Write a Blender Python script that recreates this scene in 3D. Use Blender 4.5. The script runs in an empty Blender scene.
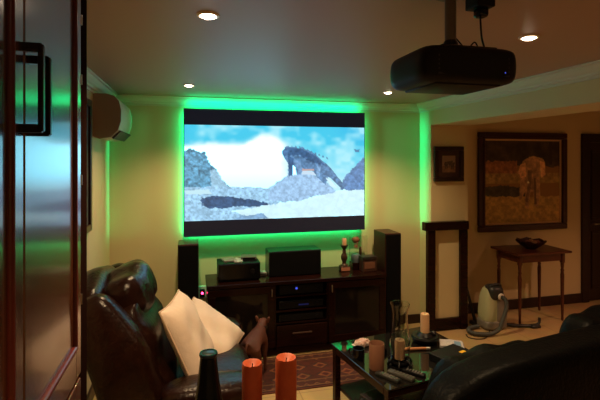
import bpy, bmesh, math, random
import numpy as np
from mathutils import Vector, Matrix, Euler
PI = math.pi
random.seed(4)
S = bpy.context.scene
COL = S.collection

# ------------------------------------------------------------------ materials
MATS = {}
def mat(name, color, rough=0.5, metal=0.0, spec=0.5, noise=None, bump=None, grain=None, trans=0.0, ior=1.45, emit=None, coat=0.0, coat_rough=0.1):
    if name in MATS: return MATS[name]
    m = bpy.data.materials.new(name); m.use_nodes = True
    nt = m.node_tree; b = nt.nodes['Principled BSDF']
    b.inputs['Base Color'].default_value = (*color, 1)
    b.inputs['Roughness'].default_value = rough
    b.inputs['Metallic'].default_value = metal
    b.inputs['Specular IOR Level'].default_value = spec
    b.inputs['IOR'].default_value = ior
    b.inputs['Transmission Weight'].default_value = trans
    b.inputs['Coat Weight'].default_value = coat
    b.inputs['Coat Roughness'].default_value = coat_rough
    if emit:
        b.inputs['Emission Color'].default_value = (*emit[0], 1)
        b.inputs['Emission Strength'].default_value = emit[1]
    tc = nt.nodes.new('ShaderNodeTexCoord')
    if noise or grain:
        mp = nt.nodes.new('ShaderNodeMapping'); nt.links.new(tc.outputs['Object'], mp.inputs['Vector'])
        nz = nt.nodes.new('ShaderNodeTexNoise'); nt.links.new(mp.outputs['Vector'], nz.inputs['Vector'])
        if grain:
            mp.inputs['Scale'].default_value = grain[0]; nz.inputs['Scale'].default_value = 1.0
            nz.inputs['Detail'].default_value = 6; other = grain[1]
        else:
            nz.inputs['Scale'].default_value = noise[0]; nz.inputs['Detail'].default_value = 4; other = noise[1]
        rp = nt.nodes.new('ShaderNodeValToRGB')
        rp.color_ramp.elements[0].position = .35; rp.color_ramp.elements[1].position = .68
        rp.color_ramp.elements[0].color = (*color, 1); rp.color_ramp.elements[1].color = (*other, 1)
        nt.links.new(nz.outputs['Fac'], rp.inputs['Fac']); nt.links.new(rp.outputs['Color'], b.inputs['Base Color'])
    if bump:
        n2 = nt.nodes.new('ShaderNodeTexNoise'); n2.inputs['Scale'].default_value = bump[0]; n2.inputs['Detail'].default_value = 3
        nt.links.new(tc.outputs['Object'], n2.inputs['Vector'])
        bp = nt.nodes.new('ShaderNodeBump'); bp.inputs['Strength'].default_value = bump[1]; bp.inputs['Distance'].default_value = .01
        nt.links.new(n2.outputs['Fac'], bp.inputs['Height']); nt.links.new(bp.outputs['Normal'], b.inputs['Normal'])
    MATS[name] = m
    return m

def paint_mat(name, emit=0.0, rough=0.5, scale=1.0):
    m = bpy.data.materials.new(name); m.use_nodes = True
    nt = m.node_tree; b = nt.nodes['Principled BSDF']
    a = nt.nodes.new('ShaderNodeVertexColor'); a.layer_name = 'paint'
    b.inputs['Roughness'].default_value = rough
    if emit:
        b.inputs['Base Color'].default_value = (.02, .02, .02, 1)
        nt.links.new(a.outputs['Color'], b.inputs['Emission Color']); b.inputs['Emission Strength'].default_value = emit
    else:
        nt.links.new(a.outputs['Color'], b.inputs['Base Color'])
    return m

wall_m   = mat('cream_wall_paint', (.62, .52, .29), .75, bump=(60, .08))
ceil_m   = mat('ceiling_warm_bounce', (.42, .27, .19), .52, bump=(40, .05))  # white ceiling; the brown of warm bounce light is put into its colour
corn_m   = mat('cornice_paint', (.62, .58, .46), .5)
skirt_m  = mat('dark_skirting_wood', (.022, .008, .005), .35)
mahog_m  = mat('mahogany', (.016, .004, .0025), .24, spec=.22, grain=((3, 3, 40), (.010, .003, .002)))
ward_m   = mat('varnished_red_wood', (.05, .014, .005), .26, grain=((50, 50, 1.2), (.11, .033, .012)), spec=.6, coat=.8, coat_rough=.11)
wardk_m  = mat('wardrobe_moulding_wood', (.11, .011, .006), .3, grain=((60, 60, 1.5), (.07, .007, .004)), coat=.15, coat_rough=.2)
wardd_m  = mat('wardrobe_carcass_dark_wood', (.012, .005, .004), .6, spec=0)
handle_m = mat('dark_bronze_metal', (.03, .024, .022), .3, .8)
hinge_m  = mat('hinge_steel', (.5, .48, .44), .3, 1)
frame_m  = mat('picture_frame_wood', (.045, .010, .005), .28, grain=((30, 30, 30), (.028, .006, .003)))
tablew_m = mat('table_wood', (.09, .02, .007), .38, grain=((4, 40, 40), (.055, .012, .005)), coat=.15)
door_m   = mat('door_wood', (.016, .005, .003), .4, grain=((40, 40, 2), (.018, .006, .004)))
black_m  = mat('matte_black_plastic', (.004, .004, .005), .5, spec=.25)
satin_m  = mat('satin_black_lacquer', (.006, .006, .006), .28, spec=.55)
cloth_m  = mat('speaker_cloth', (.003, .003, .0035), .9, spec=.15)
spkw_m   = mat('speaker_veneer', (.05, .011, .006), .4, spec=.3, grain=((40, 40, 2), (.035, .008, .004)))
glossy_m = mat('gloss_black', (.004, .004, .005), .16, spec=.35)
leath_m  = mat('brown_leather', (.016, .0045, .0025), .28, bump=(45, .35), spec=.26, noise=(14, (.009, .0025, .0018)))
bleath_m = mat('black_leather', (.003, .003, .003), .42, bump=(60, .3), spec=.06)
pill_m   = mat('cream_pillow_cotton', (.70, .56, .46), .9, bump=(25, .25))
pipe_m   = mat('pillow_piping', (.55, .40, .28), .9)
ac_m     = mat('ac_plastic', (.60, .54, .40), .5)
flap_m   = mat('ac_dark_louvre', (.03, .03, .03), .5)
screenb_m= mat('screen_black_border', (.006, .006, .010), .7, emit=((.012, .014, .030), .35))
cand_m   = mat('orange_wax', (.46, .075, .018), .55, noise=(20, (.36, .055, .013)))
ivory_m  = mat('ivory_wax', (.62, .36, .19), .55)
wick_m   = mat('candle_wick', (.02, .015, .01), .9)
bottle_m = mat('dark_green_bottle_glass', (.004, .006, .007), .2, spec=.25)
counter_m= mat('counter_wood', (.02, .007, .005), .3)
iron_m   = mat('wrought_iron', (.006, .0055, .006), .4, .2)
glass_m  = mat('clear_glass', (.9, .92, .9), .03, trans=1.0, ior=1.45)
tglass_m = mat('tinted_table_glass', (.008, .007, .006), .04, spec=.5)
cglass_m = mat('smoked_cabinet_glass', (.010, .007, .006), .08, spec=.3)
dog_m    = mat('brown_dog_fur', (.10, .026, .010), .65, bump=(120, .3), noise=(9, (.06, .014, .006)))
collar_m = mat('dog_collar', (.02, .01, .01), .6)
vac_m    = mat('vacuum_pale_green_shell', (.44, .46, .27), .4)
vacg_m   = mat('vacuum_grey_plastic', (.20, .18, .15), .45)
vacd_m   = mat('vacuum_dark_plastic', (.025, .026, .026), .4)
hose_m   = mat('hose_ribbed_plastic', (.055, .06, .055), .45)
white_m  = mat('white_plastic', (.62, .58, .5), .45)
paper_m  = mat('newsprint', (.48, .44, .42), .8, noise=(120, (.3, .28, .28)))
yellow_m = mat('yellow_sticker', (.75, .42, .02), .5)
grey_m   = mat('grey_buttons', (.12, .115, .105), .5)
remote_m = mat('grey_remote_plastic', (.02, .02, .018), .4)
tan_m    = mat('tan_card', (.20, .085, .048), .6)
bronze_m = mat('antique_bronze', (.07, .03, .018), .42, .3)
skin_m   = mat('carved_pale_wood', (.50, .20, .12), .6)
blue_m   = mat('blue_grey_paint', (.10, .13, .15), .6)
red_e    = mat('red_standby_light', (.1, 0, 0), .5, emit=((1, .03, .12), 12))
blue_e   = mat('blue_standby_light', (0, 0, .1), .5, emit=((.06, .10, .8), 1.0))
blue_e2  = mat('dim_blue_display', (0, 0, .1), .5, emit=((.05, .08, .4), .08))
green_e  = mat('green_led_strip_light', (0, .1, .03), .5, emit=((.0, 1, .22), 6))
lamp_e   = mat('downlight_bulb', (1, .8, .6), .5, emit=((1, .80, .58), 28))
trim_m   = mat('downlight_ring_enamel', (.8, .7, .55), .35)
mags_m   = [mat('magazine_cover_%d' % i, c, .4) for i, c in enumerate([(.05, .04, .05), (.10, .05, .04), (.04, .06, .05), (.09, .08, .06)])]

def floor_mat():
    m = bpy.data.materials.new('cream_floor_tile'); m.use_nodes = True
    nt = m.node_tree; b = nt.nodes['Principled BSDF']
    tc = nt.nodes.new('ShaderNodeTexCoord')
    br = nt.nodes.new('ShaderNodeTexBrick'); br.offset = 0; br.squash = 1
    br.inputs['Scale'].default_value = 1
    br.inputs['Brick Width'].default_value = .42; br.inputs['Row Height'].default_value = .42
    br.inputs['Mortar Size'].default_value = .004
    br.inputs['Color1'].default_value = (.56, .38, .17, 1); br.inputs['Color2'].default_value = (.52, .35, .155, 1)
    br.inputs['Mortar'].default_value = (.34, .23, .11, 1)
    nt.links.new(tc.outputs['Object'], br.inputs['Vector'])
    nz = nt.nodes.new('ShaderNodeTexNoise'); nz.inputs['Scale'].default_value = 5; nz.inputs['Detail'].default_value = 5
    nt.links.new(tc.outputs['Object'], nz.inputs['Vector'])
    mx = nt.nodes.new('ShaderNodeMixRGB'); mx.blend_type = 'MULTIPLY'; mx.inputs['Fac'].default_value = .35
    nt.links.new(br.outputs['Color'], mx.inputs['Color1']); nt.links.new(nz.outputs['Color'], mx.inputs['Color2'])
    nt.links.new(mx.outputs['Color'], b.inputs['Base Color'])
    b.inputs['Roughness'].default_value = .33
    return m
floor_m = floor_mat()

# ------------------------------------------------------------------ geometry helpers
def B(): return bmesh.new()
def link(o): COL.objects.link(o); return o
def obj(name, bm, m, parent=None, smooth=False, loc=None):
    me = bpy.data.meshes.new(name)
    bmesh.ops.recalc_face_normals(bm, faces=bm.faces)
    bm.to_mesh(me); bm.free()
    if smooth:
        for p in me.polygons: p.use_smooth = True
        try: me.set_sharp_from_angle(angle=math.radians(50))
        except Exception: pass
    me.materials.append(m)
    o = link(bpy.data.objects.new(name, me))
    if parent: o.parent = parent
    if loc: o.location = loc
    return o
def thing(name, label, cat, loc=(0, 0, 0), rz=0, group=None):
    o = link(bpy.data.objects.new(name, None)); o.location = loc; o.rotation_euler = (0, 0, rz)
    o.empty_display_size = .05
    return tag(o, label, cat, group)
def tag(o, label, cat, group=None):
    o['label'] = label; o['category'] = cat
    if group: o['group'] = group
    return o
def struct(name, bm, m, parent=None, smooth=False):
    o = obj(name, bm, m, parent, smooth)
    o['kind'] = 'structure'
    return o
def copy_tree(o, parent=None):
    c = o.copy(); COL.objects.link(c)
    if parent: c.parent = parent
    for ch in list(o.children): copy_tree(ch, c)
    return c

def box(bm, c, s, bevel=0, rot=None, seg=2):
    r = bmesh.ops.create_cube(bm, size=1)
    vs = r['verts']
    bmesh.ops.scale(bm, vec=s, verts=vs)
    if bevel:
        es = list({e for v in vs for e in v.link_edges})
        g = bmesh.ops.bevel(bm, geom=es, offset=bevel, segments=seg, affect='EDGES', profile=.5)
        vs = list({v for f in g['faces'] for v in f.verts} | {v for v in vs if v.is_valid})
    if rot is not None: bmesh.ops.rotate(bm, cent=(0, 0, 0), matrix=rot, verts=vs)
    bmesh.ops.translate(bm, vec=c, verts=vs)
    return vs
def bx(bm, x0, x1, y0, y1, z0, z1, bevel=0):
    return box(bm, ((x0+x1)/2, (y0+y1)/2, (z0+z1)/2), (x1-x0, y1-y0, z1-z0), bevel)
def lathe(bm, prof, c=(0, 0, 0), seg=24, rot=None):
    rings = []
    for r, z in prof:
        ring = []
        for k in range(seg):
            a = 2*PI*k/seg
            p = Vector((max(r, 1e-4)*math.cos(a), max(r, 1e-4)*math.sin(a), z))
            if rot is not None: p = rot @ p
            ring.append(bm.verts.new(p + Vector(c)))
        rings.append(ring)
    for a, b in zip(rings, rings[1:]):
        for k in range(seg):
            bm.faces.new((a[k], a[(k+1) % seg], b[(k+1) % seg], b[k]))
    if prof[0][0] > 1e-3: bm.faces.new(rings[0][::-1])
    if prof[-1][0] > 1e-3: bm.faces.new(rings[-1])
def cyl(bm, p0, p1, r0, r1=None, seg=16):
    p0 = Vector(p0); p1 = Vector(p1); d = p1-p0
    q = d.to_track_quat('Z', 'Y').to_matrix()
    lathe(bm, [(r0, 0), (r0 if r1 is None else r1, d.length)], p0, seg, q)
def catmull(pts, n=8):
    P = [Vector(p) for p in pts]; P = [P[0]*2-P[1]] + P + [P[-1]*2-P[-2]]
    out = []
    for i in range(1, len(P)-2):
        for k in range(n):
            t = k/n; a, b, c, d = P[i-1:i+3]
            out.append(.5*((2*b)+(c-a)*t+(2*a-5*b+4*c-d)*t*t+(3*b-a-3*c+d)*t**3))
    out.append(P[-2]); return out
def tube(bm, pts, r, seg=8, smooth=8, rfun=None):
    P = catmull(pts, smooth) if smooth else [Vector(p) for p in pts]
    rings = []; up = Vector((0, 0, 1)); side = None
    for i, p in enumerate(P):
        t = (P[min(i+1, len(P)-1)]-P[max(i-1, 0)]).normalized()
        if side is None:
            side = t.cross(up)
            if side.length < .05: side = t.cross(Vector((1, 0, 0)))
        side = (side - t*side.dot(t)).normalized(); nrm = t.cross(side)
        rr = rfun(i/(len(P)-1)) if rfun else r
        rings.append([bm.verts.new(p + (side*math.cos(2*PI*k/seg)+nrm*math.sin(2*PI*k/seg))*rr) for k in range(seg)])
    for a, b in zip(rings, rings[1:]):
        for k in range(seg): bm.faces.new((a[k], a[(k+1) % seg], b[(k+1) % seg], b[k]))
    bm.faces.new(rings[0][::-1]); bm.faces.new(rings[-1])
def cushion(bm, c, h, e=5, n=12, deform=None, rot=None):
    """rounded (superellipsoid) block of half sizes h"""
    old = set(bm.verts)
    r = bmesh.ops.create_cube(bm, size=2); es = list({x for v in r['verts'] for x in v.link_edges})
    bmesh.ops.subdivide_edges(bm, edges=es, cuts=n, use_grid_fill=True)
    vs = [v for v in bm.verts if v not in old]
    for v in vs:
        p = v.co.copy()
        k = (abs(p.x)**e+abs(p.y)**e+abs(p.z)**e)**(1/e)
        p = p/k
        q = Vector((p.x*h[0], p.y*h[1], p.z*h[2]))
        if deform: q = deform(q, p)
        if rot is not None: q = rot @ q
        v.co = q + Vector(c)
def prism(bm, poly, axis, a0, a1):
    """extrude 2D polygon along an axis: 'y' poly=(x,z); 'x' poly=(y,z); 'z' poly=(x,y)"""
    def P(u, v, a): return {'y': (u, a, v), 'x': (a, u, v), 'z': (u, v, a)}[axis]
    A = [bm.verts.new(P(u, v, a0)) for u, v in poly]; Bv = [bm.verts.new(P(u, v, a1)) for u, v in poly]
    n = len(poly)
    for k in range(n): bm.faces.new((A[k], A[(k+1) % n], Bv[(k+1) % n], Bv[k]))
    bm.faces.new(A[::-1]); bm.faces.new(Bv)
def frame_bm(bm, x0, x1, z0, z1, w, y0, y1, bev=.004):
    bx(bm, x0, x1, y0, y1, z1-w, z1, bev); bx(bm, x0, x1, y0, y1, z0, z0+w, bev)
    bx(bm, x0, x0+w, y0, y1, z0+w, z1-w, bev); bx(bm, x1-w, x1, y0, y1, z0+w, z1-w, bev)
def skin_mesh(name, verts, edges, m, parent=None, root=0, sub=2):
    me = bpy.data.meshes.new(name); me.from_pydata([v[0] for v in verts], edges, [])
    o = link(bpy.data.objects.new(name, me))
    md = o.modifiers.new('skin', 'SKIN'); md.use_smooth_shade = True
    for i, v in enumerate(verts):
        r = v[1]; me.skin_vertices[0].data[i].radius = r if isinstance(r, tuple) else (r, r)
        me.skin_vertices[0].data[i].use_root = (i == root)
    s = o.modifiers.new('sub', 'SUBSURF'); s.levels = sub; s.render_levels = sub
    bpy.context.view_layer.update()
    dg = bpy.context.evaluated_depsgraph_get()
    nm = bpy.data.meshes.new_from_object(o.evaluated_get(dg))
    o.modifiers.clear(); o.data = nm; nm.materials.clear(); nm.materials.append(m)
    for p in nm.polygons: p.use_smooth = True
    if parent: o.parent = parent
    return o

# ------------------------------------------------------------------ painted pictures (colour attribute on a fine grid)
def vnoise(x, y, f, seed=0):
    rs = np.random.RandomState(seed); g = rs.rand(64, 64)
    X = x*f; Y = y*f; xi = np.floor(X).astype(int); yi = np.floor(Y).astype(int)
    fx = X-xi; fy = Y-yi; fx = fx*fx*(3-2*fx); fy = fy*fy*(3-2*fy)
    G = lambda a, b: g[a % 64, b % 64]
    return (G(xi, yi)*(1-fx)+G(xi+1, yi)*fx)*(1-fy)+(G(xi, yi+1)*(1-fx)+G(xi+1, yi+1)*fx)*fy
def fbm(x, y, f, seed=0):
    return (vnoise(x, y, f, seed)*.5+vnoise(x, y, f*2.1, seed+1)*.28+vnoise(x, y, f*4.3, seed+2)*.22)
def inside(poly, x, y):
    r = np.zeros(x.shape, bool); n = len(poly)
    for i in range(n):
        x0, y0 = poly[i]; x1, y1 = poly[(i+1) % n]
        if y0 == y1: continue
        c = ((y0 > y) != (y1 > y)) & (x < (x1-x0)*(y-y0)/(y1-y0)+x0)
        r ^= c
    return r
def s2l(c): c = np.asarray(c, float)/255; return np.where(c <= .04045, c/12.92, ((c+.055)/1.055)**2.4)
def lay(img, mask, col, tex=None, amp=0.0):
    m = np.asarray(mask, float)[..., None]
    c = np.ones(img.shape)*np.asarray(col, float)
    if tex is not None: c = c*(1+amp*(tex[..., None]-.5)*2)
    return img*(1-m)+c*m
def paint_obj(name, x0, x1, z0, z1, y, nx, ny, fn, m, parent, bright=0):
    """grid of (nx,ny) vertices; fn(u,v)->sRGB 0..255, u left-right, v top-bottom"""
    u = np.linspace(0, 1, nx); v = np.linspace(0, 1, ny); U, V = np.meshgrid(u, v)
    img = s2l(np.clip(fn(U, V), 0, 255))
    if bright:
        k = np.clip((img.mean(-1, keepdims=True)-.84)/.12, 0, 1); img = img*(1+k*np.array([0, bright, bright*1.4]))
    co = np.stack([x0+(x1-x0)*U, np.full_like(U, y), z1+(z0-z1)*V], -1).reshape(-1, 3)
    idx = np.arange(nx*ny).reshape(ny, nx)
    f = np.stack([idx[:-1, :-1], idx[1:, :-1], idx[1:, 1:], idx[:-1, 1:]], -1).reshape(-1, 4)
    me = bpy.data.meshes.new(name); me.from_pydata(co.tolist(), [], f.tolist())
    a = me.color_attributes.new('paint', 'FLOAT_COLOR', 'POINT')
    rgba = np.ones((nx*ny, 4), np.float32); rgba[:, :3] = img.reshape(-1, 3)
    a.data.foreach_set('color', rgba.ravel())
    me.materials.append(m); o = link(bpy.data.objects.new(name, me)); o.parent = parent
    return o

# ================================================================== ROOM
CZ = 2.45; WY = 4.48; AY = 4.60; LX = -.74; RX = 5.75; BY = -2.0; PX0, PX1, PY = 2.51, 2.96, 4.24; BZ = 2.204
b = B(); bx(b, LX-.1, RX+.1, BY-.1, 4.75, -.1, 0); struct('floor', b, floor_m)
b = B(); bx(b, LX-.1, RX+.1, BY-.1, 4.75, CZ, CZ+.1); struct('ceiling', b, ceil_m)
b = B(); bx(b, LX-.1, LX, BY, WY+.1, 0, CZ); struct('wall_left', b, wall_m)
b = B(); bx(b, LX-.1, PX1, WY, WY+.12, 0, CZ); struct('wall_front', b, wall_m)
b = B(); bx(b, PX1-.02, 4.86, AY, AY+.12, 0, CZ); bx(b, 4.86, RX+.1, AY, AY+.12, 2.16, CZ); struct('wall_alcove', b, wall_m)
b = B(); bx(b, RX, RX+.1, BY, AY, 0, CZ); struct('wall_right', b, wall_m)
b = B(); bx(b, LX-.1, RX+.1, BY-.1, BY, 0, CZ); struct('wall_back', b, wall_m)
# pilaster and the beam it carries
b = B(); bx(b, PX0, PX1, PY, WY, 0, BZ); struct('wall_pilaster', b, wall_m)
b = B(); bx(b, PX0, PX1, BY, WY, BZ, CZ); struct('wall_beam', b, wall_m)

def cornice(name, prof, p0, p1, inward):
    """prof: (distance from wall, drop from ceiling)"""
    p0 = Vector(p0); p1 = Vector(p1); n = Vector(inward)
    bm = B(); A = [bm.verts.new(p0+n*d+Vector((0, 0, CZ-z))) for d, z in prof]; C = [bm.verts.new(p1+n*d+Vector((0, 0, CZ-z))) for d, z in prof]
    k = len(prof)
    for i in range(k): bm.faces.new((A[i], A[(i+1) % k], C[(i+1) % k], C[i]))
    bm.faces.new(A); bm.faces.new(C[::-1])
    return struct(name, bm, corn_m)
CP = [(0, 0), (.085, 0), (.085, .012), (.07, .016), (.062, .030), (.045, .048), (.030, .058), (.026, .070), (.012, .076), (.012, .095), (0, .095)]
cornice('trim_1', CP, (LX, WY, 0), (PX0, WY, 0), (0, -1, 0))
cornice('trim_2', CP, (LX, BY, 0), (LX, WY, 0), (1, 0, 0))
cornice('trim_3', CP, (PX0, BY, 0), (PX0, WY, 0), (-1, 0, 0))

b = B(); bx(b, LX, PX0, WY-.02, WY, 0, .10, .004); struct('baseboard_front', b, skirt_m)
b = B(); bx(b, PX1, 4.86, AY-.02, AY, 0, .12, .004); struct('baseboard_alcove', b, skirt_m)
b = B(); bx(b, LX, LX+.02, BY, WY-.02, 0, .10, .004); struct('baseboard_left', b, skirt_m)

# doorway in the alcove wall
d = thing('door', 'dark wooden door in its frame at the right end of the painting wall', 'door', (0, 0, 0))
d.name = 'door_1'; d['kind'] = 'structure'
b = B(); bx(b, 4.86, 4.97, AY-.03, AY+.1, 0, 2.16, .006); bx(b, 5.58, 5.69, AY-.03, AY+.1, 0, 2.16, .006); bx(b, 4.97, 5.58, AY-.03, AY+.1, 2.05, 2.16, .006)
obj('door_frame', b, door_m, d)
b = B(); bx(b, 4.97, 5.58, AY+.01, AY+.05, 0.01, 2.05)
for z0, z1 in ((.15, .9), (1.05, 1.95)):
    for x0, x1 in ((5.04, 5.25), (5.30, 5.51)): frame_bm(b, x0, x1, z0, z1, .03, AY-.004, AY+.012)
obj('door_leaf', b, door_m, d)
b = B(); cyl(b, (5.06, AY+.012, 1.0), (5.06, AY-.04, 1.0), .012); cyl(b, (5.06, AY-.04, 1.0), (5.17, AY-.04, 1.0), .009)
obj('door_handle', b, hinge_m, d)

# dark timber dado frame on the pilaster
t = thing('dado_panel', 'dark wood framed low wall panel with cream inset below the small picture', 'panel', (0, 0, 0))
b = B(); bx(b, PX0, PX1-.06, PY-.02, PY, .10, 1.08); obj('inset_panel', b, wall_m, t)
b = B(); bx(b, 2.445, 2.53, 4.18, PY, .0, 1.08, .005); obj('stile', b, mahog_m, t)
b = B(); bx(b, 2.835, 2.92, 4.18, PY, .0, 1.08, .005); obj('stile', b, mahog_m, t)
b = B(); bx(b, 2.53, 2.835, 4.185, PY, .02, .13, .005); obj('bottom_rail', b, mahog_m, t)
b = B(); bx(b, 2.40, 2.925, 4.165, PY, 1.08, 1.17, .006); obj('cap_rail', b, mahog_m, t)

# ================================================================== DOWNLIGHTS
def downlight(x, y, where, power, spot=True, r=.036):
    t = thing('downlight', where, 'light', (x, y, CZ), 0, 'recessed ceiling spotlights')
    b = B(); lathe(b, [(.034, -.003), (.036, -.007), (.043, -.008), (.048, -.004), (.048, 0), (.034, 0), (.034, -.003)], seg=24); obj('ring', b, trim_m, t, True)
    b = B(); lathe(b, [(0, -.016), (.018, -.014), (.028, -.009), (.033, -.001), (0, -.001)], seg=20); obj('bulb', b, lamp_e, t, True)
    L = bpy.data.lights.new('downlight_beam', 'SPOT'); L.energy = power; L.color = (1, .68, .36); L.spot_size = math.radians(125); L.spot_blend = .9; L.shadow_soft_size = .03
    o = link(bpy.data.objects.new('downlight_beam', L)); o.location = (x, y, CZ-.03)
PW = 120
downlight(.074, 1.884, 'round ceiling spotlight nearest the dark cupboard, top left', PW)
downlight(-.008, 3.73, 'small round ceiling spotlight just above the left end of the projection screen', PW*.6)
downlight(1.747, 3.69, 'small round ceiling spotlight just left of the hanging projector, near the screen wall', PW*.8)
downlight(1.63, 1.84, 'round ceiling spotlight to the right of the projector by the beam', PW*.5)
trim_no = 3
for (x, y, e) in ((.06, .03, PW*.36), (1.66, .03, PW*.2), (.06, -1.5, PW*.25), (1.66, -1.5, PW*.25), (4.6, 2.3, PW*1.15)):
    L = bpy.data.lights.new('rear_downlight_beam', 'SPOT'); L.energy = e; L.color = (1, .48, .28) if x > 3 else (1, .66, .36); L.spot_size = math.radians(125); L.spot_blend = .9; L.shadow_soft_size = .03
    o = link(bpy.data.objects.new('rear_downlight_beam', L)); o.location = (x, y, CZ-.03)
    trim_no = trim_no + 1
    b = B(); lathe(b, [(.034, -.003), (.036, -.007), (.043, -.008), (.048, -.004), (.048, 0), (.034, 0), (.034, -.003)], seg=24); f = struct('trim_%d' % trim_no, b, trim_m, None, True); f.location = (x, y, CZ)
    b = B(); lathe(b, [(0, -.016), (.018, -.014), (.028, -.009), (.033, -.001), (0, -.001)], seg=20); obj('bulb', b, lamp_e, f, True)

# ================================================================== PROJECTION SCREEN
SX0, SX1, SZ0, SZ1, SY = -.06, 1.80, 1.09, 2.328, 4.36
t = thing('projection_screen', 'wide projection screen showing an iguana on rocks, edged in green light', 'screen', ((SX0+SX1)/2, SY, SZ0))
ox, oy, oz = (SX0+SX1)/2, SY, SZ0
hw = (SX1-SX0)/2; H = SZ1-SZ0
b = B(); bx(b, -hw, hw, .004, .035, 0, H); obj('border', b, screenb_m, t)
b = B(); frame_bm(b, -hw+.09, hw-.09, .09, H-.09, .03, .035, .118, 0); obj('mounting_frame', b, black_m, t)
b = B(); frame_bm(b, -hw+.028, hw-.028, .028, H-.028, .012, .045, .060, 0); frame_bm(b, -hw+.034, hw-.034, .034, H-.034, .06, .035, .046, 0); obj('light_strip', b, green_e, t)
def iguana(U, V):
    x = 14+U*534; top = 58+8*U; bot = 348-23*U; y = top+V*(bot-top)
    n1 = fbm(U*1.8, V, 7, 3); n2 = fbm(U*1.8, V, 22, 9); n3 = fbm(U*1.8, V, 44, 15)
    img = np.zeros(U.shape+(3,))
    sm = lambda q: (lambda c: c*c*(3-2*c))(np.clip(q, 0, 1))
    img[...] = np.array([70, 198, 232]); img = lay(img, sm((y-110)/120)*.8, (150, 226, 244))
    img = lay(img, sm((x-430)/120)*sm((150-y)/90)*.7, (52, 172, 226))
    cl = np.clip((fbm(U*2, V*1.3, 4, 21)-.46)*3.6, 0, 1)*.75; img = lay(img, cl, (190, 240, 250))
    yb = 100+26*(fbm(U*1.5, V, 5, 31)-.5)-22*np.exp(-((x-250)/50)**2)
    w = sm((y-yb)/26)*sm((345-x+30*(n1-.5))/70); img = lay(img, w, (255, 255, 255))
    lowc = np.clip((y-185)/60, 0, 1)*.7; img = lay(img, lowc, (205, 240, 250))
    img = lay(img, inside([(478, 220), (492, 205), (506, 190), (528, 172), (549, 152), (549, 258), (470, 250)], x+(n3-.5)*8, y+(n2-.5)*12), (96, 136, 186), n3, .3)
    img = lay(img, inside([(10, 138), (30, 130), (45, 138), (68, 137), (80, 165), (88, 180), (105, 200), (120, 225), (138, 242), (138, 262), (10, 262)], x+(n3-.5)*10, y+(n2-.5)*16), (92, 152, 186), n3, .5)
    img = lay(img, inside([(82, 195), (100, 190), (118, 222), (136, 246), (90, 250)], x+(n2-.5)*10, y), (150, 194, 220), n3, .2)
    img = lay(img, inside([(10, 246), (150, 242), (250, 248), (280, 225), (310, 208), (345, 202), (395, 206), (432, 232), (462, 258), (549, 250), (549, 360), (10, 360)], x, y+(n2-.5)*8), (156, 202, 234), n3, .28)
    img = lay(img, inside([(250, 262), (282, 226), (312, 208), (345, 203), (395, 207), (430, 232), (460, 258), (400, 268), (320, 290), (250, 282)], x, y+(n2-.5)*8), (156, 194, 230), n3, .22)
    img = lay(img, inside([(58, 274), (110, 270), (185, 280), (240, 286), (250, 300), (150, 302), (120, 312), (64, 304)], x+(n3-.5)*14, y+(n2-.5)*14), (58, 88, 126), n3, .35)
    img = lay(img, inside([(10, 256), (80, 252), (90, 264), (20, 268)], x, y+(n2-.5)*6), (190, 228, 240))
    img = lay(img, inside([(140, 318), (250, 296), (340, 285), (420, 264), (470, 252), (549, 248), (549, 340), (250, 345), (200, 330)], x, y+(n2-.5)*10), (206, 242, 252), n2, .06)
    img = lay(img, inside([(170, 330), (235, 322), (250, 336), (150, 344)], x, y+(n2-.5)*8), (130, 172, 210), n2, .25)
    body = [(289, 142), (293, 130), (302, 124), (308, 118), (312, 124), (325, 124), (340, 127), (352, 124), (362, 131), (378, 136), (395, 147), (410, 162), (428, 174), (444, 190), (462, 212), (488, 240), (474, 247), (452, 226), (434, 212), (424, 236), (398, 214), (386, 196), (356, 191), (348, 206), (336, 208), (330, 186), (322, 180), (320, 210), (310, 210), (308, 172), (298, 158)]
    img = lay(img, inside(body, x+(n3-.5)*5, y+(n3-.5)*7), (90, 130, 172), n3, .35)
    img = lay(img, inside([(300, 128), (345, 128), (395, 152), (425, 180), (400, 175), (340, 148), (310, 150)], x, y+(n3-.5)*10), (62, 98, 140), n3, .3)
    img = lay(img, inside([(345, 188), (388, 189), (388, 194), (345, 194)], x, y), (190, 160, 160))
    img = lay(img, inside([(308, 150), (326, 158), (322, 208), (312, 209)], x, y), (62, 96, 138), n3, .25)
    img = lay(img, inside([(328, 160), (346, 168), (352, 190), (347, 206), (337, 207), (338, 190), (328, 178)], x, y), (110, 150, 192), n3, .3)
    img = lay(img, inside([(290, 136), (300, 126), (310, 130), (306, 152), (294, 150)], x, y), (78, 116, 160), n3, .3)
    img = lay(img, inside([(323, 178), (330, 184), (334, 206), (324, 207)], x, y), (240, 250, 255))
    img = lay(img, inside([(352, 194), (386, 197), (394, 206), (350, 206)], x, y), (196, 220, 240))
    for q in range(11):
        px = 308+q*12; py = 121+max(0, q-3)*4.6
        img = lay(img, inside([(px-3, py+5), (px, py-1), (px+4, py+6)], x, y), (86, 126, 170))
    img = lay(img, inside([(398, 180), (410, 182), (404, 212), (394, 212)], x, y), (120, 160, 200), n3, .3)
    img = lay(img, inside([(424, 214), (440, 222), (462, 246), (440, 240)], x, y), (205, 238, 250))
    img = lay(img, inside([(514, 128), (524, 132), (533, 129), (531, 138), (520, 139)], x, y), (80, 130, 170))
    return img
zc0 = (238-222.0)/130*H; zc1 = H-(124.5-108)/130*H
m_img = paint_mat('projected_picture', 1.0)
paint_obj('projected_picture', -hw+.008, hw-.008, zc0, zc1, 0, 280, 150, iguana, m_img, t, 1.8)
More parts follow.
